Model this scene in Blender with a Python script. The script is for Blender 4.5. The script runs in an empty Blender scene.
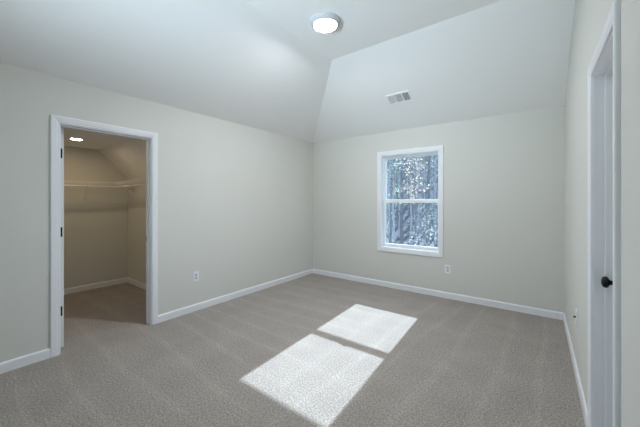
import bpy, bmesh, math, random
from mathutils import Vector, Matrix

S = bpy.context.scene
C = S.collection
random.seed(11)

# ------------------------------------------------------------------ room measures (metres)
D = 4.31            # back wall (inner face) along +Y
R = 0.243           # right wall inner face
L = -3.381          # left wall inner face
F = -1.30           # front wall, behind the camera
TH = 0.115          # partition thickness
WH = 2.44           # height where the ceiling slopes start
HC = 3.074          # flat ceiling
A = 1.368           # run of both ceiling slopes
CX0, CY0, CY1 = -5.48, 0.25, 1.98   # closet far wall, near wall, right wall
CH, CS, CLOW = 2.15, 1.571, 1.735   # closet ceiling height, start of its slope, low end
FLOCK = 0.083       # baseboard height

# ------------------------------------------------------------------ camera
cam_d = bpy.data.cameras.new('camera')
cam = bpy.data.objects.new('camera', cam_d); C.objects.link(cam)
cam.location = (0, 0, 1.3532)
cam.rotation_euler = (math.radians(90), 0, math.radians(36.735))
cam_d.sensor_fit = 'HORIZONTAL'; cam_d.sensor_width = 36.0
cam_d.lens = 36.0 * 291.78 / 640.0
cam_d.shift_y = -(213.5 - 200.9) / 640.0
cam_d.clip_start = 0.02; cam_d.clip_end = 400
S.camera = cam

# ------------------------------------------------------------------ sky, sun, lights, exposure
SKY_STRENGTH = 0.45
SUN_STRENGTH = 11.3
LAMP_STRENGTH = 348
CLOSET_LAMP_STRENGTH = 122
REAR_FILL_WATTS = 37
w = bpy.data.worlds.new('sky'); S.world = w; w.use_nodes = True
nt = w.node_tree; nt.nodes.clear()
sky = nt.nodes.new('ShaderNodeTexSky'); sky.sky_type = 'NISHITA'; sky.sun_disc = False
sky.sun_elevation = math.radians(34); sky.sun_rotation = math.radians(-3)
bg = nt.nodes.new('ShaderNodeBackground'); bg.inputs['Strength'].default_value = SKY_STRENGTH
wo = nt.nodes.new('ShaderNodeOutputWorld')
nt.links.new(sky.outputs[0], bg.inputs[0]); nt.links.new(bg.outputs[0], wo.inputs[0])

sun_d = bpy.data.lights.new('sun', 'SUN'); sun_d.energy = SUN_STRENGTH; sun_d.angle = math.radians(0.53)
sun_d.color = (1.0, 1.0, 1.06)
sun = bpy.data.objects.new('sun', sun_d); C.objects.link(sun)
sun.location = (-4, 40, 27)
sun.rotation_euler = Vector((0.050, -1.0, -0.665)).to_track_quat('-Z', 'Y').to_euler()

# added fill light, shining in through the made-up front-wall window behind the camera
rw_d = bpy.data.lights.new('rear_fill', 'AREA'); rw_d.shape = 'RECTANGLE'
rw_d.size = 1.4; rw_d.size_y = 1.0; rw_d.spread = math.radians(64); rw_d.energy = REAR_FILL_WATTS; rw_d.color = (0.90, 0.945, 0.985)
rw = bpy.data.objects.new('rear_fill', rw_d); C.objects.link(rw)
rw.location = (-1.8, F - 0.45, 1.22)
rw.rotation_euler = Vector((0.07, 0.87, 0.465)).to_track_quat('-Z', 'Z').to_euler()

S.cycles.max_bounces = 16; S.cycles.diffuse_bounces = 12
vs = S.view_settings
vs.view_transform = 'Standard'; vs.look = 'None'; vs.gamma = 1.0; vs.exposure = 0.07
vs.use_curve_mapping = False


# ------------------------------------------------------------------ materials
def mat(name, col, rough=0.6, spec=0.3, metal=0.0, vary=0.0, vscale=6.0, bump=0.0, bscale=300.0, emit=None, estr=0.0, transl=0.0):
    m = bpy.data.materials.new(name); m.use_nodes = True
    n = m.node_tree.nodes; k = m.node_tree.links
    b = n['Principled BSDF']
    b.inputs['Base Color'].default_value = (*col, 1)
    b.inputs['Roughness'].default_value = rough
    b.inputs['Metallic'].default_value = metal
    b.inputs['Specular IOR Level'].default_value = spec
    if vary or bump:
        tc = n.new('ShaderNodeTexCoord')
    if vary:
        nz = n.new('ShaderNodeTexNoise'); nz.inputs['Scale'].default_value = vscale; nz.inputs['Detail'].default_value = 4
        k.new(tc.outputs['Object'], nz.inputs['Vector'])
        mx = n.new('ShaderNodeMix'); mx.data_type = 'RGBA'
        mx.inputs[6].default_value = (*[c * (1 - vary) for c in col], 1)
        mx.inputs[7].default_value = (*[min(1, c * (1 + vary)) for c in col], 1)
        k.new(nz.outputs['Fac'], mx.inputs[0]); k.new(mx.outputs[2], b.inputs['Base Color'])
    if bump:
        nb = n.new('ShaderNodeTexNoise'); nb.inputs['Scale'].default_value = bscale; nb.inputs['Detail'].default_value = 2
        k.new(tc.outputs['Object'], nb.inputs['Vector'])
        bp = n.new('ShaderNodeBump'); bp.inputs['Strength'].default_value = bump; bp.inputs['Distance'].default_value = 0.002
        k.new(nb.outputs['Fac'], bp.inputs['Height']); k.new(bp.outputs[0], b.inputs['Normal'])
    if emit:
        b.inputs['Emission Color'].default_value = (*emit, 1); b.inputs['Emission Strength'].default_value = estr
    if transl:
        out = n['Material Output']
        tr = n.new('ShaderNodeBsdfTranslucent'); tr.inputs[0].default_value = (*col, 1)
        if vary: k.new(mx.outputs[2], tr.inputs[0])
        ms = n.new('ShaderNodeMixShader'); ms.inputs[0].default_value = transl
        k.new(b.outputs[0], ms.inputs[1]); k.new(tr.outputs[0], ms.inputs[2]); k.new(ms.outputs[0], out.inputs[0])
    return m


def carpet_mat():
    m = bpy.data.materials.new('carpet'); m.use_nodes = True
    n = m.node_tree.nodes; k = m.node_tree.links
    b = n['Principled BSDF']; b.inputs['Roughness'].default_value = 0.95
    b.inputs['Specular IOR Level'].default_value = 0.05
    b.inputs['Sheen Weight'].default_value = 0.15; b.inputs['Sheen Roughness'].default_value = 0.6
    geo = n.new('ShaderNodeNewGeometry')

    def noise(scale, detail=2.0, rough=0.5, vec=None):
        t = n.new('ShaderNodeTexNoise'); t.inputs['Scale'].default_value = scale
        t.inputs['Detail'].default_value = detail; t.inputs['Roughness'].default_value = rough
        k.new(vec or geo.outputs['Position'], t.inputs['Vector']); return t.outputs['Fac']

    def ramp(fac, stops):
        r = n.new('ShaderNodeValToRGB'); k.new(fac, r.inputs[0])
        r.color_ramp.elements[0].position = stops[0][0]; r.color_ramp.elements[0].color = (*stops[0][1], 1)
        r.color_ramp.elements[1].position = stops[-1][0]; r.color_ramp.elements[1].color = (*stops[-1][1], 1)
        for p, c in stops[1:-1]:
            e = r.color_ramp.elements.new(p); e.color = (*c, 1)
        return r.outputs[0]

    def mul(a, bb, f=1.0):
        x = n.new('ShaderNodeMix'); x.data_type = 'RGBA'; x.blend_type = 'MULTIPLY'; x.inputs[0].default_value = f
        k.new(a, x.inputs[6]); k.new(bb, x.inputs[7]); return x.outputs[2]

    fleck = noise(80, 4, 0.8)
    base = ramp(fleck, [(0.28, (0.11, 0.094, 0.080)), (0.47, (0.325, 0.285, 0.250)), (0.68, (0.58, 0.515, 0.46))])
    fine = noise(260, 1)
    base = mul(base, ramp(fine, [(0.3, (0.78, 0.78, 0.78)), (0.7, (1.1, 1.1, 1.1))]))
    # vacuum strokes: thin raised lines of nap, running across the left of the floor and lengthwise on the right
    def lanes(along_x, scale, warp):
        mp = n.new('ShaderNodeMapping'); mp.inputs['Scale'].default_value = (0.35, 1.0, 1.0) if along_x else (1.0, 0.35, 1.0)
        mp.inputs['Rotation'].default_value = (0, 0, math.radians(3 if along_x else 8))
        k.new(geo.outputs['Position'], mp.inputs['Vector'])
        wv = n.new('ShaderNodeTexWave'); wv.wave_type = 'BANDS'; wv.bands_direction = 'Y' if along_x else 'X'
        wv.inputs['Scale'].default_value = scale; wv.inputs['Distortion'].default_value = warp
        wv.inputs['Detail'].default_value = 1.5; wv.inputs['Detail Scale'].default_value = 0.8
        k.new(mp.outputs[0], wv.inputs['Vector'])
        return ramp(wv.outputs['Fac'], [(0.0, (0.97,) * 3), (0.86, (0.99,) * 3), (1.0, (1.065,) * 3)])
    sx = n.new('ShaderNodeSeparateXYZ'); k.new(geo.outputs['Position'], sx.inputs[0])
    st = n.new('ShaderNodeMapRange'); st.inputs[1].default_value = -1.9; st.inputs[2].default_value = -1.1
    k.new(sx.outputs[0], st.inputs[0])
    sel = n.new('ShaderNodeMix'); sel.data_type = 'RGBA'
    k.new(st.outputs[0], sel.inputs[0]); k.new(lanes(True, 1.15, 7.0), sel.inputs[6]); k.new(lanes(False, 1.1, 6.0), sel.inputs[7])
    base = mul(base, sel.outputs[2])
    base = mul(base, ramp(noise(3.5, 3), [(0.3, (0.93, 0.93, 0.93)), (0.7, (1.05, 1.05, 1.05))]))
    k.new(base, b.inputs['Base Color'])
    bp = n.new('ShaderNodeBump'); bp.inputs['Strength'].default_value = 0.9; bp.inputs['Distance'].default_value = 0.006
    k.new(fleck, bp.inputs['Height']); k.new(bp.outputs[0], b.inputs['Normal'])
    return m


def glass_mat():
    m = bpy.data.materials.new('window_glass'); m.use_nodes = True
    n = m.node_tree.nodes; k = m.node_tree.links
    for x in list(n):
        if x.type != 'OUTPUT_MATERIAL': n.remove(x)
    out = n['Material Output']
    t = n.new('ShaderNodeBsdfTransparent'); t.inputs[0].default_value = (0.83, 0.92, 0.97, 1)
    g = n.new('ShaderNodeBsdfGlossy'); g.inputs['Roughness'].default_value = 0.02
    fr = n.new('ShaderNodeFresnel'); fr.inputs[0].default_value = 1.45
    ms = n.new('ShaderNodeMixShader')
    k.new(fr.outputs[0], ms.inputs[0]); k.new(t.outputs[0], ms.inputs[1]); k.new(g.outputs[0], ms.inputs[2])
    k.new(ms.outputs[0], out.inputs[0]); return m


M = dict(
    wall=mat('wall_paint', (0.675, 0.67, 0.625), 0.75, 0.15, vary=0.012, vscale=2.5, bump=0.08, bscale=220),
    ceil=mat('ceiling_paint', (0.87, 0.86, 0.85), 0.9, 0.05, vary=0.01, vscale=2.0, bump=0.06, bscale=180),
    trim=mat('trim_paint', (0.82, 0.83, 0.85), 0.38, 0.4, vary=0.008, vscale=8),
    door=mat('door_paint', (0.76, 0.765, 0.77), 0.4, 0.4, vary=0.008, vscale=8),
    vinyl=mat('window_vinyl', (0.86, 0.88, 0.90), 0.35, 0.4, vary=0.006, vscale=9),
    black=mat('matte_black_metal', (0.008, 0.008, 0.009), 0.45, 0.2, vary=0.1, vscale=40),
    plate=mat('plate_plastic', (0.84, 0.85, 0.90), 0.35, 0.4, vary=0.006, vscale=20),
    socket=mat('socket_plastic', (0.56, 0.58, 0.62), 0.4, 0.4, vary=0.01, vscale=20),
    slot=mat('dark_slot', (0.03, 0.03, 0.03), 0.8, 0.1, vary=0.05, vscale=20),
    steel=mat('screw_steel', (0.55, 0.55, 0.56), 0.35, 0.5, 1.0, vary=0.05, vscale=60),
    wire=mat('white_wire_coating', (0.80, 0.80, 0.78), 0.4, 0.4, vary=0.01, vscale=20),
    vent=mat('vent_enamel', (0.88, 0.89, 0.90), 0.4, 0.4, vary=0.01, vscale=20),
    duct=mat('duct_dark', (0.10, 0.104, 0.11), 0.8, 0.1, vary=0.1, vscale=10),
    lamp_rim=mat('lamp_rim_enamel', (0.55, 0.56, 0.57), 0.5, 0.3, vary=0.01, vscale=20),
    lamp=mat('lamp_diffuser', (0.9, 0.9, 0.88), 0.5, 0.2, emit=(0.935, 0.98, 1.05), estr=LAMP_STRENGTH),
    closet_lamp=mat('closet_lamp_diffuser', (0.9, 0.88, 0.82), 0.5, 0.2, emit=(1.0, 0.75, 0.46), estr=CLOSET_LAMP_STRENGTH),
    glass=glass_mat(), carpet=carpet_mat(),
    bark=mat('grey_bark', (0.34, 0.32, 0.32), 0.9, 0.1, vary=0.45, vscale=5, bump=0.5, bscale=14),
    bark_pale=mat('pale_bark', (0.62, 0.60, 0.60), 0.85, 0.1, vary=0.3, vscale=4, bump=0.4, bscale=14),
    leaf_dull=mat('dull_green_leaf', (0.20, 0.24, 0.20), 0.6, 0.3, vary=0.5, vscale=1.5, transl=0.45),
    leaf_green=mat('bright_green_leaf', (0.56, 0.64, 0.48), 0.5, 0.3, vary=0.4, vscale=3, transl=0.55),
    leaf_rust=mat('rusty_leaf', (0.74, 0.58, 0.48), 0.5, 0.3, vary=0.35, vscale=3, transl=0.55),
    leaf_pale=mat('pale_leaf', (0.62, 0.64, 0.58), 0.5, 0.3, vary=0.3, vscale=3, transl=0.5),
    litter=mat('leaf_litter', (0.22, 0.205, 0.205), 0.95, 0.05, vary=0.7, vscale=1.6, bump=0.6, bscale=6),
    siding=mat('house_siding', (0.6, 0.6, 0.58), 0.7, 0.2, vary=0.02, vscale=3),
)


# ------------------------------------------------------------------ mesh helpers
def bx(bm, x0, y0, z0, x1, y1, z1, bev=0.0):
    t = bmesh.new()
    bmesh.ops.create_cube(t, size=1)
    for v in t.verts:
        v.co = Vector(((x0 + x1) / 2 + v.co.x * (x1 - x0), (y0 + y1) / 2 + v.co.y * (y1 - y0), (z0 + z1) / 2 + v.co.z * (z1 - z0)))
    if bev: bmesh.ops.bevel(t, geom=t.edges[:], offset=bev, segments=2, affect='EDGES', profile=0.5)
    me = bpy.data.meshes.new('tmp'); t.to_mesh(me); t.free(); bm.from_mesh(me); bpy.data.meshes.remove(me)


def prism(bm, pts, ext):
    """polygon pts (3D, planar) extruded by vector ext"""
    e = Vector(ext); a = [bm.verts.new(p) for p in pts]; b = [bm.verts.new(Vector(p) + e) for p in pts]
    n = len(pts); bm.faces.new(a); bm.faces.new(b[::-1])
    for i in range(n): bm.faces.new((a[i], b[i], b[(i + 1) % n], a[(i + 1) % n]))


def tube(bm, pts, r, seg=8, cap=True):
    rings = []; pts = [Vector(p) for p in pts]
    rr = r if isinstance(r, (list, tuple)) else [r] * len(pts)
    ref = Vector((1, 0, 0)) if abs((pts[-1] - pts[0]).normalized().z) > 0.8 else Vector((0, 0, 1))
    for i, p in enumerate(pts):
        d = (pts[min(i + 1, len(pts) - 1)] - pts[max(i - 1, 0)]).normalized()
        u = d.cross(ref)
        if u.length < 1e-3: u = d.cross(Vector((0, 1, 0)))
        u.normalize(); v = d.cross(u)
        rings.append([bm.verts.new(p + (u * math.cos(2 * math.pi * j / seg) + v * math.sin(2 * math.pi * j / seg)) * rr[i]) for j in range(seg)])
    for a, b in zip(rings, rings[1:]):
        for j in range(seg): bm.faces.new((a[j], a[(j + 1) % seg], b[(j + 1) % seg], b[j]))
    if cap: bm.faces.new(rings[0][::-1]); bm.faces.new(rings[-1])


def lathe(bm, prof, seg=40, mtx=None):
    """prof: list of (radius, height) about local Z"""
    mtx = mtx or Matrix.Identity(4); rings = []
    for r, h in prof:
        if r < 1e-6: rings.append([bm.verts.new(mtx @ Vector((0, 0, h)))])
        else: rings.append([bm.verts.new(mtx @ Vector((r * math.cos(2 * math.pi * j / seg), r * math.sin(2 * math.pi * j / seg), h))) for j in range(seg)])
    for a, b in zip(rings, rings[1:]):
        for j in range(seg):
            j2 = (j + 1) % seg
            if len(a) == 1 and len(b) == 1: continue
            if len(a) == 1: bm.faces.new((a[0], b[j2], b[j]))
            elif len(b) == 1: bm.faces.new((a[j], a[j2], b[0]))
            else: bm.faces.new((a[j], a[j2], b[j2], b[j]))


def obj(name, bm, m, parent=None, smooth=False):
    bmesh.ops.recalc_face_normals(bm, faces=bm.faces[:])
    me = bpy.data.meshes.new(name); bm.to_mesh(me); bm.free()
    me.materials.append(M[m])
    if smooth:
        for p in me.polygons: p.use_smooth = True
        if hasattr(me, 'set_sharp_from_angle'): me.set_sharp_from_angle(angle=math.radians(35))
    o = bpy.data.objects.new(name, me); C.objects.link(o)
    if parent: o.parent = parent
    return o


def tag(o, label, cat, group=None, kind=None):
    o['label'] = label; o['category'] = cat
    if group: o['group'] = group
    if kind: o['kind'] = kind
    return o


def empty(name, label, cat, loc=(0, 0, 0), group=None, kind=None):
    o = bpy.data.objects.new(name, None); C.objects.link(o); o.location = loc; o.empty_display_size = 0.1
    return tag(o, label, cat, group, kind)


def local(bm, o):
    """geometry written in room coordinates, stored relative to its Empty"""
    bmesh.ops.translate(bm, verts=bm.verts[:], vec=-Vector(o.location)); return bm


def sweep(bm, path, prof, plane, closed):
    """mitred moulding. path: (a, z) points of the INNER edge; prof: (outward offset, depth); plane(a, z, depth) -> 3D"""
    n = len(path); P = [Vector(p) for p in path]; loops = []
    cen = sum(P, Vector((0, 0))) / n
    def nrm(i, j):
        d = (P[j] - P[i]).normalized(); q = Vector((d.y, -d.x))
        mid = (P[i] + P[j]) / 2
        return q if q.dot(mid - cen) > 0 else -q
    for i in range(n):
        if closed: n1, n2 = nrm((i - 1) % n, i), nrm(i, (i + 1) % n)
        elif i == 0: n1 = n2 = nrm(0, 1)
        elif i == n - 1: n1 = n2 = nrm(n - 2, n - 1)
        else: n1, n2 = nrm(i - 1, i), nrm(i, i + 1)
        mt = (n1 + n2) if n1.dot(n2) < 0.5 else n1
        loops.append([bm.verts.new(plane(*(P[i] + mt * o), d)) for o, d in prof])
    m = len(prof); rng = range(n) if closed else range(n - 1)
    for i in rng:
        a, b = loops[i], loops[(i + 1) % n]
        for j in range(m): bm.faces.new((a[j], a[(j + 1) % m], b[(j + 1) % m], b[j]))
    if not closed: bm.faces.new(loops[0]); bm.faces.new(loops[-1][::-1])


CASING = [(0, 0), (0, 0.009), (0.004, 0.012), (0.014, 0.012), (0.018, 0.0145), (0.050, 0.0175), (0.057, 0.0165), (0.060, 0.013), (0.060, 0)]
BASE = [(0.0, 0.0), (0.013, 0.0), (0.013, FLOCK - 0.016), (0.011, FLOCK - 0.008), (0.006, FLOCK), (0.0, FLOCK)]


# ================================================================== THE SETTING
bm = bmesh.new(); bx(bm, CX0 - TH, F - TH, -0.12, R + TH, D + 0.16, 0.0)
tag(obj('floor', bm, 'carpet'), 'beige speckled carpet covering the bedroom and closet floor', 'floor', kind='structure')

# closet door opening in the left wall / room door opening in the right wall / window
OA, OB, OZ = 0.6945, 1.446, 2.032      # closet opening (jamb faces)
PA, PB, PZ = 1.580, 2.165, 2.032      # room door opening (jamb faces)
WX0, WX1, WZ0, WZ1 = -2.004, -1.118, 0.616, 2.072
J = 0.018

bm = bmesh.new()
for y0, y1, z0 in ((F, OA - J, 0), (OB + J, D, 0)): bx(bm, L - TH, y0, z0, L, y1, 2.58)
bx(bm, L - TH, OA - J, OZ + J, L, OB + J, 2.58)
tag(obj('wall_left', bm, 'wall'), 'long greige wall with the walk-in closet doorway', 'wall', kind='structure')

bm = bmesh.new()
bx(bm, L - TH, D, 0, WX0, D + 0.16, 2.58); bx(bm, WX1, D, 0, R + TH, D + 0.16, 2.58)
bx(bm, WX0, D, 0, WX1, D + 0.16, WZ0); bx(bm, WX0, D, WZ1, WX1, D + 0.16, 2.58)
tag(obj('wall_back', bm, 'wall'), 'greige end wall with the window', 'wall', kind='structure')

bm = bmesh.new()
bx(bm, R, F, 0, R + TH, PA - J, 2.44); bx(bm, R, PB + J, 0, R + TH, D, 2.44); bx(bm, R, PA - J, PZ + J, R + TH, PB + J, 2.44)
prism(bm, [(R, F, 2.44), (R, D, 2.44), (R, D, 2.58), (R, D - A, HC + 0.14), (R, F, HC + 0.14)], (TH, 0, 0))
tag(obj('wall_right', bm, 'wall'), 'greige side wall close to the right edge, with the panel door', 'wall', kind='structure')

V0, V1, V2, V3 = -2.55, -1.05, 1.00, 2.15   # added front-wall window, an opening for the fill light
bm = bmesh.new()
bx(bm, L - TH, F - TH, 0, V0, F, 2.44); bx(bm, V1, F - TH, 0, R + TH, F, 2.44)
bx(bm, V0, F - TH, 0, V1, F, V2); bx(bm, V0, F - TH, V3, V1, F, 2.44)
prism(bm, [(L - TH, F - TH, 2.44), (R + TH, F - TH, 2.44), (R + TH, F - TH, HC + 0.14), (L + A, F - TH, HC + 0.14), (L - TH, F - TH, 2.58)], (0, TH, 0))
tag(obj('wall_front', bm, 'wall'), 'greige wall behind the photographer', 'wall', kind='structure')

# vaulted ceiling: flat panel, left slope, back slope, hipped together
T = 0.11
lo = [(L, F, WH), (L, D, WH), (R, D, WH), (R, D - A, HC), (L + A, D - A, HC), (L + A, F, HC), (R, F, HC)]
bm = bmesh.new()
a = [bm.verts.new(p) for p in lo]; b = [bm.verts.new((p[0], p[1], p[2] + T)) for p in lo]
for f in ((0, 1, 4, 5), (1, 2, 3, 4), (5, 4, 3, 6)):
    bm.faces.new([a[i] for i in f]); bm.faces.new([b[i] for i in reversed(f)])
ring = (0, 1, 2, 3, 6, 5)
for i in range(6):
    p, q = ring[i], ring[(i + 1) % 6]; bm.faces.new((a[p], b[p], b[q], a[q]))
tag(obj('ceiling', bm, 'ceil'), 'white vaulted ceiling with two hipped slopes', 'ceiling', kind='structure')

# walk-in closet shell
bm = bmesh.new(); bx(bm, CX0 - TH, CY0 - TH, 0, CX0, CY1 + TH, 2.30)
tag(obj('wall_closet_back', bm, 'wall'), 'closet wall facing the doorway, behind the long wire shelf', 'wall', kind='structure')
bm = bmesh.new(); bx(bm, CX0, CY1, 0, L - TH, CY1 + TH, 2.30)
tag(obj('wall_closet_right', bm, 'wall'), 'right-hand closet wall under the sloped ceiling', 'wall', kind='structure')
bm = bmesh.new(); bx(bm, CX0, CY0 - TH, 0, L - TH, CY0, 2.30)
tag(obj('wall_closet_left', bm, 'wall'), 'closet wall hidden left of the doorway', 'wall', kind='structure')
bm = bmesh.new()
prism(bm, [(CX0, CY0, CH), (CX0, CS, CH), (CX0, CY1, CLOW), (CX0, CY1, CLOW + 0.12), (CX0, CS, CH + 0.12), (CX0, CY0, CH + 0.12)], (L - TH - CX0, 0, 0))
tag(obj('ceiling_closet', bm, 'ceil'), 'low closet ceiling sloping down on the right', 'ceiling', kind='structure')


def baseboard(name, prof_at, p0, p1, label):
    """p0, p1 along the wall; prof_at(s, d, z)"""
    bm = bmesh.new()
    a = [bm.verts.new(prof_at(p0, d, z)) for d, z in BASE]; b = [bm.verts.new(prof_at(p1, d, z)) for d, z in BASE]
    n = len(BASE); bm.faces.new(a); bm.faces.new(b[::-1])
    for i in range(n): bm.faces.new((a[i], b[i], b[(i + 1) % n], a[(i + 1) % n]))
    return tag(obj(name, bm, 'trim'), label, 'baseboard', kind='structure')


CO = 0.065  # casing outer edge from jamb face
onL = lambda s, d, z: (L + d, s, z)
onR = lambda s, d, z: (R - d, s, z)
onB = lambda s, d, z: (s, D - d, z)
baseboard('baseboard_left', onL, OB + CO, D, 'white baseboard on the left wall between closet casing and corner')
baseboard('baseboard_left_front', onL, F, OA - CO, 'white baseboard left of the closet doorway')
baseboard('baseboard_back', onB, L + 0.013, R - 0.013, 'white baseboard under the window')
baseboard('baseboard_right', onR, PB + CO, D, 'white baseboard on the right wall beyond the panel door')
baseboard('baseboard_right_front', onR, F, PA - CO, 'white baseboard on the right wall nearest the camera')
baseboard('baseboard_closet_back', lambda s, d, z: (CX0 + d, s, z), CY0, CY1, 'white baseboard inside the closet facing the doorway')
baseboard('baseboard_closet_right', lambda s, d, z: (s, CY1 - d, z), CX0 + 0.013, L - TH, 'white baseboard along the right-hand closet wall')


def door_frame(name, x_room, sgn, a0, a1, z1, stop0, stop1, label):
    """casing, jamb and stop; sgn = direction from the room face into the wall"""
    root = empty(name, label, 'door frame', (x_room, (a0 + a1) / 2, 0), kind='structure')
    bm = bmesh.new()
    r = 0.008
    sweep(bm, [(a0 - r, 0), (a0 - r, z1 + r), (a1 + r, z1 + r), (a1 + r, 0)], CASING, lambda s, z, d: (x_room - sgn * d, s, z), False)
    obj('casing', local(bm, root), 'trim', root)
    bm = bmesh.new(); x0, x1 = sorted((x_room, x_room + sgn * TH))
    bx(bm, x0, a0 - J, 0, x1, a0, z1); bx(bm, x0, a1, 0, x1, a1 + J, z1); bx(bm, x0, a0 - J, z1, x1, a1 + J, z1 + J)
    obj('jamb', local(bm, root), 'trim', root)
    bm = bmesh.new(); s0, s1 = sorted((x_room + sgn * stop0, x_room + sgn * stop1)); t = 0.011
    bx(bm, s0, a0, 0, s1, a0 + t, z1, 0.002); bx(bm, s0, a1 - t, 0, s1, a1, z1, 0.002); bx(bm, s0, a0 + t, z1 - t, s1, a1 - t, z1, 0.002)
    obj('door_stop', local(bm, root), 'trim', root)
    return root


fr1 = door_frame('trim_1', L, -1, OA, OB, OZ, 0.045, 0.078, 'white casing and jamb around the closet doorway')
fr2 = door_frame('trim_2', R, 1, PA, PB, PZ, 0.044, 0.078, 'white casing and jamb around the closed panel door')
# strike plate on the closet jamb
bm = bmesh.new(); bx(bm, L - 0.108, OB - 0.0015, 0.905, L - 0.080, OB + 0.001, 0.962)
obj('strike_plate', local(bm, fr1), 'black', fr1)['label'] = 'black strike plate'


def door_slab(bm, n, u, o, width, height, t):
    """six-panel slab. o: hinge bottom corner, u along the width, n through the thickness (room face at 0)"""
    o, u, n = Vector(o), Vector(u), Vector(n); z = Vector((0, 0, 1))
    def box(a0, a1, z0, z1, d0, d1):
        p = [o + u * a + z * h + n * d for a in (a0, a1) for h in (z0, z1) for d in (d0, d1)]
        lo_ = [min(q[i] for q in p) for i in range(3)]; hi_ = [max(q[i] for q in p) for i in range(3)]
        bx(bm, *lo_, *hi_)
    box(0, width, 0, height, 0.008, t - 0.008)
    st = 0.11; zs = [(0, 0.22), (0.74, 0.90), (1.52, 1.63), (height - 0.11, height)]
    for d0, d1 in ((0, 0.008), (t - 0.008, t)):
        for a0, a1 in ((0, st), (width / 2 - st / 2, width / 2 + st / 2), (width - st, width)): box(a0, a1, 0, height, d0, d1)
        for z0, z1 in zs:
            box(st, width / 2 - st / 2, z0, z1, d0, d1); box(width / 2 + st / 2, width - st, z0, z1, d0, d1)
        for z0, z1 in ((0.22, 0.74), (0.90, 1.52), (1.63, height - 0.11)):
            for a0, a1 in ((st, width / 2 - st / 2), (width / 2 + st / 2, width - st)):
                q0, q1 = (d0 + 0.002, d1) if d0 == 0 else (d0, d1 - 0.002)
                box(a0 + 0.03, a1 - 0.03, z0 + 0.03, z1 - 0.03, q0, q1)


def knob(parent, base, n, mtl='black'):
    """round knob: base point on the door face, n points away from the door"""
    mtx = Matrix.Translation(Vector(base) - Vector(parent.location)) @ Vector(n).to_track_quat('Z', 'Y').to_matrix().to_4x4()
    bm = bmesh.new()
    lathe(bm, [(0, 0), (0.032, 0), (0.0325, 0.004), (0.028, 0.009), (0.014, 0.011), (0.0115, 0.014), (0.0115, 0.022), (0.014, 0.026),
               (0.023, 0.031), (0.0290, 0.037), (0.0290, 0.045), (0.024, 0.053), (0.012, 0.057), (0, 0.058)], 36, mtx)
    o = obj('door_knob', bm, mtl, parent, True); o['label'] = 'round matte black knob'; return o


# closed panel door in the right wall, swinging away from the room
d2 = empty('door_1', 'closed white panel door with round black knob in the right wall', 'door', (R + 0.080, PA, 0), kind='structure')
bm = bmesh.new(); door_slab(bm, (1, 0, 0), (0, 1, 0), (R + 0.080, PA + 0.003, 0.012), PB - PA - 0.006, PZ - 0.015, 0.035)
obj('door_slab', local(bm, d2), 'door', d2)
knob(d2, (R + 0.080, PB - 0.066, 0.932), (-1, 0, 0))

# closet door, swung back into the closet: only its hinge edge shows in the doorway
d1 = empty('door_2', 'white closet door swung open into the closet, its hinged edge showing', 'door', (L - TH - 0.004, OA, 0), kind='structure')
bm = bmesh.new(); door_slab(bm, (0, 1, 0), (-1, 0, 0), (L - TH - 0.004, OA + 0.0135, 0.012), 0.740, 2.016, 0.035)
obj('door_slab', local(bm, d1), 'door', d1)
for hz in (0.343, 1.068, 1.790):
    bm = bmesh.new(); x = L - TH - 0.004
    bx(bm, x - 0.001, OA + 0.011, hz - 0.044, x + 0.0022, OA + 0.0375, hz + 0.044)
    for i in range(5):
        tube(bm, [(x + 0.003, OA + 0.0135, hz - 0.044 + i * 0.0178), (x + 0.003, OA + 0.0135, hz - 0.0272 + i * 0.0178)], 0.0055, 10)
    obj('hinge', local(bm, d1), 'black', d1)['label'] = 'matte black butt hinge'
knob(d1, (L - TH - 0.004 - 0.68, OA + 0.0485, 0.932), (0, 1, 0))

# ------------------------------------------------------------------ window in the back wall
w1 = empty('window_1', 'white double-hung window looking out on the woods', 'window', ((WX0 + WX1) / 2, D, WZ0), kind='structure')
bm = bmesh.new()
sweep(bm, [(WX0, WZ0), (WX1, WZ0), (WX1, WZ1), (WX0, WZ1)], CASING, lambda s, z, d: (s, D - d, z), True)
obj('casing', local(bm, w1), 'trim', w1)


def rect_ring(bm, x0, z0, x1, z1, wl, wr, wb, wt, y0, y1, bev=0.0):
    bx(bm, x0, y0, z0, x0 + wl, y1, z1, bev); bx(bm, x1 - wr, y0, z0, x1, y1, z1, bev)
    bx(bm, x0 + wl, y0, z0, x1 - wr, y1, z0 + wb, bev); bx(bm, x0 + wl, y0, z1 - wt, x1 - wr, y1, z1, bev)


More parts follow.
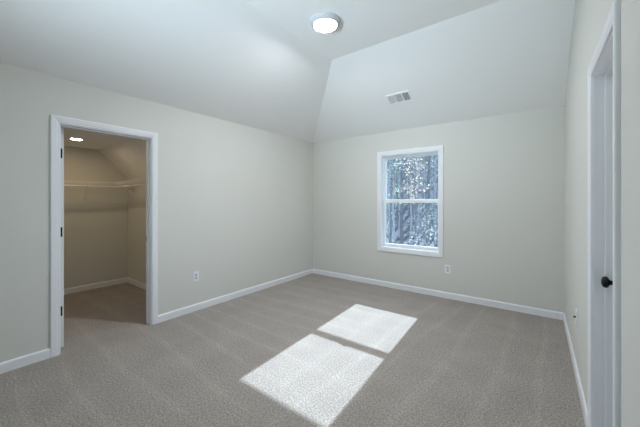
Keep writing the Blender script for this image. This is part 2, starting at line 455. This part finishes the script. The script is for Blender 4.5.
bm = bmesh.new(); rect_ring(bm, WX0, WZ0, WX1, WZ1, 0.010, 0.010, 0.012, 0.010, D - 0.006, D + 0.075)
obj('jamb_liner', local(bm, w1), 'vinyl', w1)
bm = bmesh.new(); rect_ring(bm, WX0, WZ0, WX1, WZ1, 0.018, 0.018, 0.028, 0.024, D + 0.076, D + 0.152)
bx(bm, WX0 + 0.018, D + 0.109, WZ0 + 0.028, WX0 + 0.024, D + 0.114, WZ1 - 0.024); bx(bm, WX1 - 0.024, D + 0.109, WZ0 + 0.028, WX1 - 0.018, D + 0.114, WZ1 - 0.024)
obj('window_frame', local(bm, w1), 'vinyl', w1)
gx0, gx1 = WX0 + 0.018, WX1 - 0.018
for nm, z0, z1, y0, wb, wt, lab in (('upper_sash', 1.338, WZ1 - 0.024, D + 0.116, 0.042, 0.026, 'fixed upper sash'), ('lower_sash', WZ0 + 0.028, 1.372, D + 0.079, 0.032, 0.050, 'lower sash')):
    bm = bmesh.new(); rect_ring(bm, gx0 + 0.001, z0, gx1 - 0.001, z1, 0.020, 0.020, wb, wt, y0, y0 + 0.030, 0.003)
    s = obj(nm, local(bm, w1), 'vinyl', w1)
    bm = bmesh.new(); bx(bm, gx0 + 0.021, y0 + 0.013, z0 + wb, gx1 - 0.021, y0 + 0.017, z1 - wt)
    g = obj('pane', local(bm, w1), 'glass', s); g['label'] = 'clear glass pane'
bm = bmesh.new(); cxm = (gx0 + gx1) / 2
bx(bm, cxm - 0.03, D + 0.081, 1.372, cxm + 0.03, D + 0.104, 1.380, 0.003); bx(bm, cxm - 0.008, D + 0.077, 1.380, cxm + 0.02, D + 0.090, 1.386, 0.002)
obj('sash_lock', local(bm, w1), 'vinyl', w1)

# unseen window added behind the camera to let the fill light in
w2 = empty('window_added', 'unseen white window added behind the camera for the fill light', 'window', ((V0 + V1) / 2, F, V2), kind='structure')
bm = bmesh.new(); sweep(bm, [(V0, V2), (V1, V2), (V1, V3), (V0, V3)], CASING, lambda s, z, d: (s, F + d, z), True)
obj('casing', local(bm, w2), 'trim', w2)
bm = bmesh.new(); rect_ring(bm, V0, V2, V1, V3, 0.05, 0.05, 0.05, 0.05, F - TH, F - 0.04)
obj('window_frame', local(bm, w2), 'vinyl', w2)
bm = bmesh.new(); bx(bm, V0 + 0.05, F - 0.08, V2 + 0.05, V1 - 0.05, F - 0.076, V3 - 0.05)
obj('pane', local(bm, w2), 'glass', w2)


# ================================================================== FITTINGS
def lamp(name, loc, prof_rim, prof_glow, m_glow, label):
    root = empty(name, label, 'ceiling light', loc)
    bm = bmesh.new(); lathe(bm, prof_rim, 56); obj('rim', bm, 'lamp_rim', root, True)
    bm = bmesh.new(); lathe(bm, prof_glow, 56); obj('diffuser', bm, m_glow, root, True)['label'] = 'glowing white diffuser'
    return root


lamp('ceiling_light', (-1.636, 2.276, HC),
     [(0.0, 0.0), (0.149, 0.0), (0.149, -0.010), (0.140, -0.026), (0.120, -0.040), (0.112, -0.040), (0.109, -0.024), (0.0, -0.024)],
     [(0.0, -0.0245), (0.1085, -0.0245), (0.1085, -0.030), (0.095, -0.033), (0.05, -0.035), (0.0, -0.036)], 'lamp',
     'round flush light glowing white on the bedroom ceiling')
lamp('closet_light', (-4.73, 1.125, CH),
     [(0.0, 0.0), (0.078, 0.0), (0.078, -0.005), (0.066, -0.011), (0.058, -0.011), (0.0555, -0.007), (0.0, -0.007)],
     [(0.0, -0.0072), (0.055, -0.0072), (0.055, -0.009), (0.03, -0.0105), (0.0, -0.011)], 'closet_lamp',
     'small round warm light on the closet ceiling')

# air vent on the back slope of the ceiling
ang = math.atan2(HC - WH, A)
v = empty('ceiling_vent', 'white three-section air vent on the sloped ceiling above the window', 'air vent', (-1.466, 3.7135, WH + (HC - WH) / A * (D - 3.7135)))
v.rotation_euler = (-ang, 0, 0)
VW, VH = 0.155, 0.088
bm = bmesh.new()
rect_ring(bm, -VW, -VH, VW, VH, 0.016, 0.016, 0.016, 0.016, 0, 1)   # temporary axes: y is depth
for x in (-0.048, 0.048): bx(bm, x - 0.005, 0, -VH + 0.016, x + 0.005, 1, VH - 0.016)
for q in bm.verts: q.co = Vector((q.co.x, q.co.z, -0.009 * q.co.y))
obj('frame', bm, 'vent', v)
bm = bmesh.new(); bx(bm, -VW + 0.014, -VH + 0.014, -0.0012, VW - 0.014, VH - 0.014, -0.0003); obj('duct_opening', bm, 'duct', v)['label'] = 'dark duct behind the louvers'
for x0, x1, tilt, nsl in ((-0.139, -0.053, 0.75, 9), (-0.043, 0.043, 0.55, 9), (0.053, 0.139, -0.95, 8)):
    bm = bmesh.new()
    for i in range(nsl):
        x = x0 + (i + 0.5) * (x1 - x0) / nsl; hw = 0.0036; dx = math.sin(tilt) * hw; dz = math.cos(tilt) * hw
        # thin tilted slat running across the vent
        p = [(x - dx - 0.0006, -VH + 0.016, -0.0050 - dz), (x - dx + 0.0006, -VH + 0.016, -0.0050 - dz), (x + dx + 0.0006, -VH + 0.016, -0.0050 + dz), (x + dx - 0.0006, -VH + 0.016, -0.0050 + dz)]
        prism(bm, p, (0, 2 * (VH - 0.016), 0))
    obj('louver_bank', bm, 'vent', v)
for x in (-VW + 0.008, VW - 0.008):
    bm = bmesh.new(); lathe(bm, [(0, -0.0108), (0.003, -0.0105), (0.0042, -0.0090), (0, -0.0088)], 12, Matrix.Translation((x, 0, 0))); obj('screw', bm, 'steel', v, True)


def plate(name, loc, n, label, jack=False):
    """wall plate in local axes: x across, z up, y out of the wall"""
    root = empty(name, label, 'cable jack' if jack else 'outlet', loc, None if jack else 'duplex wall outlets')
    n = Vector(n); root.rotation_euler = (0, 0, math.atan2(-n.x, n.y))
    bm = bmesh.new(); bx(bm, -0.036, 0.0, -0.058, 0.036, 0.006, 0.058, 0.0022); obj('cover_plate', bm, 'plate', root)
    if jack:
        bm = bmesh.new(); mt = Matrix.Translation((0, 0.0055, 0)) @ Vector((0, 1, 0)).to_track_quat('Z', 'Y').to_matrix().to_4x4()
        lathe(bm, [(0, 0), (0.0075, 0), (0.0075, 0.004), (0.0055, 0.0045), (0.0055, 0.015), (0, 0.015)], 18, mt)
        obj('connector', bm, 'black', root, True)['label'] = 'dark threaded connector'
        zs = (-0.042, 0.042)
    else:
        for s in (-1, 1):
            bm = bmesh.new(); bx(bm, -0.0165, 0.004, s * 0.0195 - 0.0145, 0.0165, 0.0078, s * 0.0195 + 0.0145, 0.002)
            rc = obj('receptacle', bm, 'socket', root)
            bm = bmesh.new()
            bx(bm, -0.0085, 0.0070, s * 0.0195 - 0.002, -0.006, 0.0081, s * 0.0195 + 0.0075); bx(bm, 0.006, 0.0070, s * 0.0195 - 0.001, 0.0085, 0.0081, s * 0.0195 + 0.0065)
            bx(bm, -0.0025, 0.0070, s * 0.0195 - 0.0105, 0.0025, 0.0081, s * 0.0195 - 0.006)
            obj('slots', bm, 'slot', rc)
        zs = (0,)
    for z in zs:
        bm = bmesh.new(); mt = Matrix.Translation((0, 0.0055, z)) @ Vector((0, 1, 0)).to_track_quat('Z', 'Y').to_matrix().to_4x4()
        lathe(bm, [(0, 0), (0.0032, 0), (0.0032, 0.001), (0.002, 0.0017), (0, 0.0018)], 12, mt); obj('screw', bm, 'steel', root, True)
    return root


plate('wall_outlet', (L, 1.970, 0.423), (1, 0, 0), 'white outlet low on the left wall beside the closet doorway')
plate('wall_outlet', (-1.004, D, 0.405), (0, -1, 0), 'white outlet under the window, low on the end wall')
plate('cable_jack', (R, 3.01, 0.45), (-1, 0, 0), 'white plate with dark connector on right wall beyond the door', True)

# ------------------------------------------------------------------ wire shelves in the closet
SZ = 1.635; DEP = 0.30; WR = 0.0026


def wire_shelf(name, label, length, braces, loc, rz):
    """local axes: x along the wall, y out of the wall, shelf top at z = 0"""
    root = empty(name, label, 'wire shelf', loc, 'closet wire shelves'); root.rotation_euler = (0, 0, rz)
    bm = bmesh.new()
    n = int(length / 0.0254)
    for i in range(n + 1):
        x = 0.004 + i * (length - 0.008) / n
        tube(bm, [(x, 0.006, 0), (x, DEP - 0.002, 0), (x, DEP, -0.003), (x, DEP, -0.032)], 0.0017, 5)
    obj('deck_wires', bm, 'wire', root)
    bm = bmesh.new()
    for y, z in ((0.008, -0.004), (0.15, -0.004), (DEP, 0.0), (DEP, -0.032)): tube(bm, [(0, y, z), (length, y, z)], 0.0036, 8)
    obj('rail_wires', bm, 'wire', root, True)
    bm = bmesh.new(); tube(bm, [(0, DEP - 0.012, -0.068), (length, DEP - 0.012, -0.068)], 0.0085, 10)
    obj('hang_rod', bm, 'wire', root, True)
    for x in braces:
        bm = bmesh.new()
        tube(bm, [(x, DEP - 0.01, -0.030), (x, DEP - 0.035, -0.045), (x, 0.012, -0.285)], 0.0055, 8)
        bx(bm, x - 0.008, 0.0, -0.31, x + 0.008, 0.012, -0.265, 0.002)
        tube(bm, [(x, DEP - 0.004, -0.030), (x, DEP - 0.006, -0.055), (x, DEP - 0.012, -0.0775)], 0.0035, 6)
        obj('brace', bm, 'wire', root, True)
    for i in range(int(length / 0.30) + 1):
        x = min(length - 0.02, 0.02 + i * 0.30); bm = bmesh.new(); bx(bm, x - 0.006, 0.0, -0.012, x + 0.006, 0.014, 0.006, 0.002)
        obj('wall_clip', bm, 'wire', root)
    return root


# along the far closet wall, then along the right-hand closet wall (starting where the first one ends)
wire_shelf('wire_shelf', 'long white wire shelf with hanging rod facing the closet doorway', CY1 - CY0 - 0.01,
           [CY1 - 0.005 - 1.375, CY1 - 0.005 - 0.62], (CX0, CY1 - 0.005, SZ), -math.pi / 2)
wire_shelf('wire_shelf', 'shorter white wire shelf on the right-hand closet wall', 1.30,
           [1.30 - 0.20, 0.25], (CX0 + DEP + 0.02 + 1.30, CY1, SZ), math.pi)

# ================================================================== THE WOODS OUTSIDE
GZ = -2.2


def ground_z(x, y):
    h = GZ + 0.25 * math.sin(x * 0.31 + 1) * math.cos(y * 0.23)
    if y > 24: h += (y - 24) ** 1.35 * 0.11
    return h


bm = bmesh.new(); NX, NY = 44, 44; X0, X1, Y0, Y1 = -62.0, 26.0, D + 2.0, 78.0
g = [[bm.verts.new((X0 + (X1 - X0) * i / NX, Y0 + (Y1 - Y0) * j / NY, 0)) for i in range(NX + 1)] for j in range(NY + 1)]
for row in g:
    for q in row: q.co.z = ground_z(q.co.x, q.co.y) + random.uniform(-0.06, 0.06)
for j in range(NY):
    for i in range(NX): bm.faces.new((g[j][i], g[j][i + 1], g[j + 1][i + 1], g[j + 1][i]))
r = bmesh.ops.extrude_face_region(bm, geom=bm.faces[:])
for q in [e for e in r['geom'] if isinstance(e, bmesh.types.BMVert)]: q.co.z -= 0.6
tag(obj('ground', bm, 'litter', None, True), 'leaf-strewn woodland floor rising behind the window', 'ground', kind='structure')


def leaf(vs_, fs_, p, s, rng):
    d = Vector((rng.uniform(-1, 1), rng.uniform(-1, 1), rng.uniform(-1, 0.4))).normalized()
    u = d.cross(Vector((rng.uniform(-1, 1), rng.uniform(-1, 1), rng.uniform(-1, 1)))).normalized(); nn = d.cross(u)
    i = len(vs_); p = Vector(p)
    vs_ += [p, p + d * s * 0.5 + u * s * 0.32 + nn * s * 0.08, p + d * s, p + d * s * 0.5 - u * s * 0.32 + nn * s * 0.08]
    fs_ += [(i, i + 1, i + 2), (i, i + 2, i + 3)]


def mesh_obj(name, vs_, fs_, m, parent):
    me = bpy.data.meshes.new(name); me.from_pydata([tuple(q) for q in vs_], [], fs_); me.materials.append(M[m])
    o = bpy.data.objects.new(name, me); C.objects.link(o); o.parent = parent; return o


def tree(name, label, group, h, r, seed, m_bark, m_leaf, nb, nl, ls, crown0, spread, cat='tree'):
    rng = random.Random(seed); root = empty(name, label, cat, (0, 0, 0), group)
    bm = bmesh.new(); pts = []; rr = []; wx = wy = 0
    for i in range(9):
        t = i / 8; pts.append((wx, wy, -0.3 + t * (h + 0.3))); rr.append(r * (1 - 0.82 * t) + 0.004)
        wx += rng.uniform(-1, 1) * h * 0.008; wy += rng.uniform(-1, 1) * h * 0.008
    tube(bm, pts, rr, 9)
    tips = []
    for b_ in range(nb):
        t = crown0 + (0.97 - crown0) * (b_ + rng.random()) / nb; i = min(7, int(t * 8)); f = t * 8 - i
        p0 = Vector(pts[i]).lerp(Vector(pts[i + 1]), f); az = rng.uniform(0, 6.28)
        ln = spread * (1.15 - 0.75 * t) * rng.uniform(0.6, 1.1); up = rng.uniform(0.15, 0.7)
        d = Vector((math.cos(az), math.sin(az), up)); br = r * (1 - 0.8 * t) * 0.35
        p1 = p0 + d * ln * 0.5; p2 = p0 + d * ln + Vector((0, 0, -0.08 * ln))
        tube(bm, [p0, p1, p2], [br, br * 0.65, br * 0.25], 5); tips.append((p0, p1, p2))
    obj('trunk', bm, m_bark, root, True)
    vs_, fs_ = [], []
    if tips and nl:
        for _ in range(nl):
            p0, p1, p2 = rng.choice(tips); t = rng.random() ** 0.6
            p = p1.lerp(p2, t) if rng.random() < 0.8 else p0.lerp(p1, t)
            q = p + Vector((rng.gauss(0, 1), rng.gauss(0, 1), rng.gauss(0, 0.8))) * spread * 0.16
            leaf(vs_, fs_, q, ls * rng.uniform(0.6, 1.3), rng)
        mesh_obj('foliage', vs_, fs_, m_leaf, root)
    return root


def copy_tree(root, label=None):
    c = root.copy(); C.objects.link(c)
    if label: c['label'] = label
    for ch in root.children:
        k_ = ch.copy(); C.objects.link(k_); k_.parent = c
    return c


GREY = 'slender grey-trunked tree in the dense woods outside the window'
PALE = 'pale straight-trunked tree in the dense woods outside the window'
protos = [
    tree('forest_tree', GREY, 'grey trees in the woods', 10.0, 0.11, 1, 'bark', 'leaf_dull', 14, 260, 0.16, 0.25, 1.1),
    tree('forest_tree', PALE, 'pale trees in the woods', 9.0, 0.085, 2, 'bark_pale', 'leaf_dull', 10, 160, 0.15, 0.50, 0.9),
    tree('forest_tree', GREY, 'grey trees in the woods', 11.0, 0.14, 3, 'bark', 'leaf_dull', 18, 380, 0.16, 0.12, 1.3),
    tree('forest_tree', PALE, 'pale trees in the woods', 10.0, 0.065, 4, 'bark_pale', 'leaf_pale', 8, 120, 0.14, 0.45, 0.8),
]
used = [False] * 4; rng = random.Random(5)
placed = [(-4.7, 14.6, 1.9), (-6.0, 13.9, 1.9), (-5.2, 17.5, 1.9)]   # bushes stand here
tries = 0
while len(placed) < 130 and tries < 9000:
    tries += 1
    y = rng.uniform(15, 44); k_ = rng.uniform(-0.60, -0.10) if rng.random() < 0.35 else rng.uniform(-0.475, -0.235)
    x = k_ * y
    i = rng.choice((0, 1, 2, 3, 3, 1, 1)); room = (1.75, 1.35, 2.0, 1.2)[i]
    if any((x - a_) ** 2 + (y - b_) ** 2 < max(room, c_) ** 2 for a_, b_, c_ in placed): continue
    sc = rng.uniform(0.85, 1.15)
    gz = ground_z(x, y); top = gz + (10.0, 9.0, 11.0, 10.0)[i] * sc + 1.0
    if top > 0.6 + 0.60 * (y - D): sc *= max(0.3, (0.6 + 0.60 * (y - D) - gz) / (top - gz))   # stay clear of the sun's path to the window
    if sc < 0.55: continue
    o = protos[i] if not used[i] else copy_tree(protos[i]); used[i] = True
    o.location = (x, y, gz); o.rotation_euler = (0, 0, rng.uniform(0, 6.28)); o.scale = (sc, sc, sc); placed.append((x, y, room))

t = tree('autumn_sapling', 'rusty-leaved young tree in the middle of the upper window pane', None, 5.9, 0.045, 21, 'bark', 'leaf_rust', 15, 460, 0.075, 0.60, 0.85)
t.location = (-3.75, 11.2, ground_z(-3.75, 11.2))
t = tree('green_sapling', 'yellow-green leafy young tree in the upper left of the window', None, 5.4, 0.05, 22, 'bark', 'leaf_green', 12, 260, 0.085, 0.5, 0.8)
t.location = (-5.0, 11.8, ground_z(-5.0, 11.8))
for i, (x, y, s, lab) in enumerate(((-2.50, 8.6, 1.0, 'pale leafy bush nearest the window, at its lower right'), (-4.7, 14.6, 1.05, 'pale leafy bush low in the middle of the window'),
                                    (-6.0, 13.9, 0.8, 'pale leafy bush at the lower left of the window'), (-5.2, 17.5, 1.1, 'pale leafy bush far back at the lower right of the window'))):
    b_ = tree('bush', lab, 'bushes under the trees', 2.8 * s, 0.03, 40 + i, 'bark', 'leaf_pale', 26, 520, 0.07, 0.12, 0.8 * s, 'bush')
    b_.location = (x, y, ground_z(x, y))
